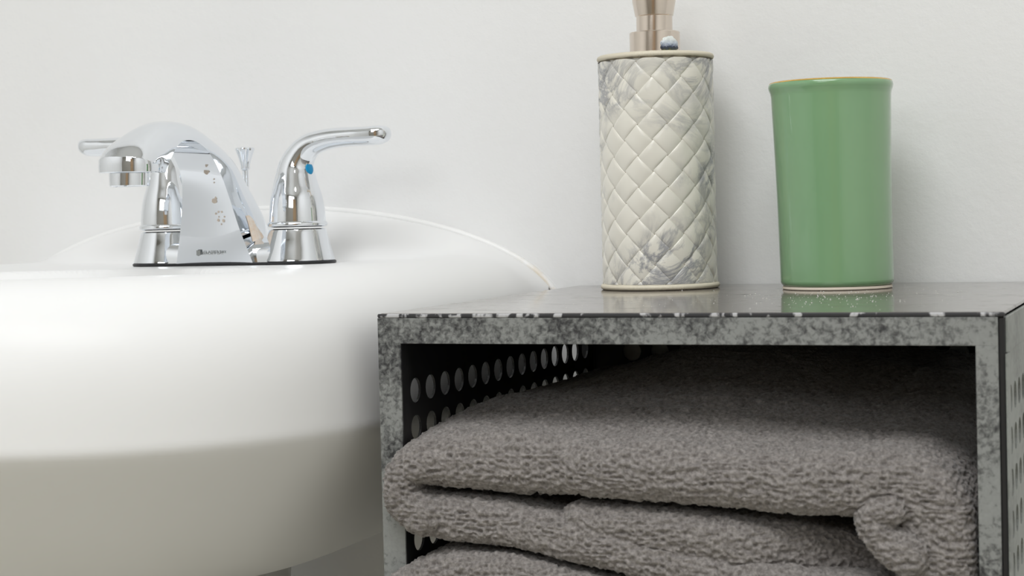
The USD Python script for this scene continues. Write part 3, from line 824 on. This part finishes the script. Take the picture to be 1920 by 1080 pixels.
def rope(z, R, rt, strands=38):
    n1, n2 = 1140, 9
    ph, tt = np.meshgrid(np.arange(n1) * 2 * math.pi / n1, np.arange(n2) * 2 * math.pi / n2, indexing='ij')
    r = rt * (0.86 + 0.26 * np.abs(np.cos(1.5 * (tt + strands * ph * 2 / 1.0))))
    P = np.stack([DX + (R + r * np.cos(tt)) * np.cos(ph), DY + (R + r * np.cos(tt)) * np.sin(ph), z + r * np.sin(tt)], -1).reshape(-1, 3)
    i, j = np.meshgrid(np.arange(n1), np.arange(n2), indexing='ij')
    a, b, c, d = (i * n2 + j).ravel(), (((i + 1) % n1) * n2 + j).ravel(), (((i + 1) % n1) * n2 + (j + 1) % n2).ravel(), (i * n2 + (j + 1) % n2).ravel()
    return P, np.vstack([np.stack([a, b, c], 1), np.stack([a, c, d], 1)])


obj('rope_trim', rope(0.0018, DR - 0.0004, 0.00165), M_rope, dp, smooth=True, label='ivory rope trim round the foot')
obj('rope_trim', rope(DH - 0.0018, DR - 0.0010, 0.00160), M_rope, dp, smooth=True, label='ivory rope trim round the top')
obj('lid', lathe([(0.0, DH - 0.0015), (DR - 0.0022, DH - 0.0015), (DR - 0.0025, DH - 0.0002), (DR - 0.006, DH + 0.0004), (0, DH + 0.0006)], (DX, DY, 0), 72), M_rope, dp, smooth=40)
z = DH + 0.0003
pump = obj('pump', cat(lathe([(0, z), (0.0146, z), (0.0148, z + 0.0004), (0.0148, z + 0.0126), (0.0144, z + 0.0131), (0.0107, z + 0.0133), (0, z + 0.0133)], (DX, DY, 0), 72),
                      lathe([(0, z + 0.0133), (0.0106, z + 0.0133), (0.0106, z + 0.0225), (0, z + 0.0225)], (DX, DY, 0), 64),
                      lathe([(0, z + 0.0222), (0.0106, z + 0.0222), (0.0112, z + 0.0227), (0.0127, z + 0.031), (0.0131, z + 0.043), (0.0120, z + 0.046), (0, z + 0.047)], (DX, DY, 0), 64)), M_nickel, dp, smooth=30)
obj('nozzle', tube([(DX, DY, z + 0.038), (DX - 0.01, DY - 0.02, z + 0.040), (DX - 0.02, DY - 0.04, z + 0.040), (DX - 0.025, DY - 0.05, z + 0.038), (DX - 0.027, DY - 0.054, z + 0.033)], 0.0042, 20), M_nickel, pump, smooth=35)
rs = trimesh.creation.icosphere(4)
vv = rs.vertices * [0.0058, 0.0028, 0.0054]
vv = vv * (1 + 0.35 * (meshkit.fbm(rs.vertices * 3.1, 3, 5) - 0.5))[:, None]
ang = math.radians(-90 + 21.4 + 34 - 4)
ca, sa = math.cos(ang + math.pi / 2), math.sin(ang + math.pi / 2)
vv = np.column_stack([vv[:, 0] * ca - vv[:, 1] * sa, vv[:, 0] * sa + vv[:, 1] * ca, vv[:, 2]]) + [DX + 0.0146 * math.cos(ang), DY + 0.0146 * math.sin(ang), z + 0.0042]
vv[:, 2] = np.maximum(vv[:, 2], z + 0.0002)
obj('soap_residue', (vv, rs.faces), M_residue, pump, smooth=True, label='pale blob of dried soap with a dark blue hollow')

# ------------------------------------------------------------------ green tumbler
GX, GY, GH = 0.1756, 0.2262, 0.1150
tb = thing('tumbler', 'green glazed ceramic tumbler with a gold rim on the shelf', 'cup', (GX, GY, 0))


def lean(m):
    v = np.array(m[0]); v[:, 0] -= 0.015 * v[:, 2]
    return v, m[1]


zb, zt = 0.0016, GH
R0, R1 = 0.0312, 0.0342
prof = [(0, zb), (R0 - 0.003, zb), (R0 - 0.0012, zb + 0.0006), (R0 - 0.0002, zb + 0.002)]
for q in np.linspace(0.03, 0.93, 16):
    prof.append((R0 + (R1 - 0.0009 - R0) * q - 0.0005 * math.sin(q * math.pi), zb + (zt - zb) * q))
prof += [(R1 - 0.0008, zt - 0.0058), (R1 - 0.0001, zt - 0.0040), (R1 + 0.0002, zt - 0.0026), (R1, zt - 0.0012), (R1 - 0.0007, zt - 0.0003), (R1 - 0.0017, zt), (R1 - 0.0028, zt - 0.0006), (R1 - 0.0036, zt - 0.003)]
for q in np.linspace(0.9, 0.05, 8):
    prof.append((R0 + (R1 - R0) * q - 0.0036, zb + (zt - zb) * q))
prof += [(R0 - 0.008, zb + 0.004), (0, zb + 0.0038)]
obj('body', lean(lathe(prof, (GX, GY, 0), 112)), M_green, tb, smooth=True)
gr = [(R1 - 0.0004, zt - 0.0006), (R1 - 0.0007, zt - 0.00005), (R1 - 0.0017, zt + 0.0003), (R1 - 0.0026, zt - 0.0001), (R1 - 0.0026, zt - 0.0006)]
obj('gold_rim', lean(lathe(gr + [gr[0]], (GX, GY, 0), 112)), M_gold, tb, smooth=True, label='gold line round the rim')
obj('foot_ring', lathe([(R0 - 0.006, 0), (R0 - 0.0016, 0), (R0 - 0.0009, 0.0005), (R0 - 0.0013, 0.0018), (R0 - 0.006, 0.0018)], (GX, GY, 0), 96), M_biscuit, tb, smooth=30, label='unglazed cream foot ring')

# ------------------------------------------------------------------ dust on the shelf top
g = np.random.default_rng(3)
parts = []
for k in range(300):
    if k < 220:
        x, y = 0.19 + 0.035 * g.normal(), 0.135 + 0.06 * g.normal()
    else:
        x, y = 0.06 + 0.2 * g.random(), 0.03 + 0.22 * g.random()
    if not (0.01 < x < SW - 0.01 and 0.01 < y < SD - 0.02) or math.hypot(x - GX, y - GY) < 0.034 or math.hypot(x - DX, y - DY) < 0.037:
        continue
    r = 0.00011 + 0.00022 * g.random() ** 3
    m = trimesh.creation.icosphere(0, r)
    parts.append((m.vertices * [1.3, 1, 0.8] + [x, y, 0.0006 * r / r * 0 + r * 0.6], m.faces))
obj('dust', cat(*parts), M_dust, label='scattered white dust specks on the shelf top around the green tumbler', category='dust', kind='stuff')
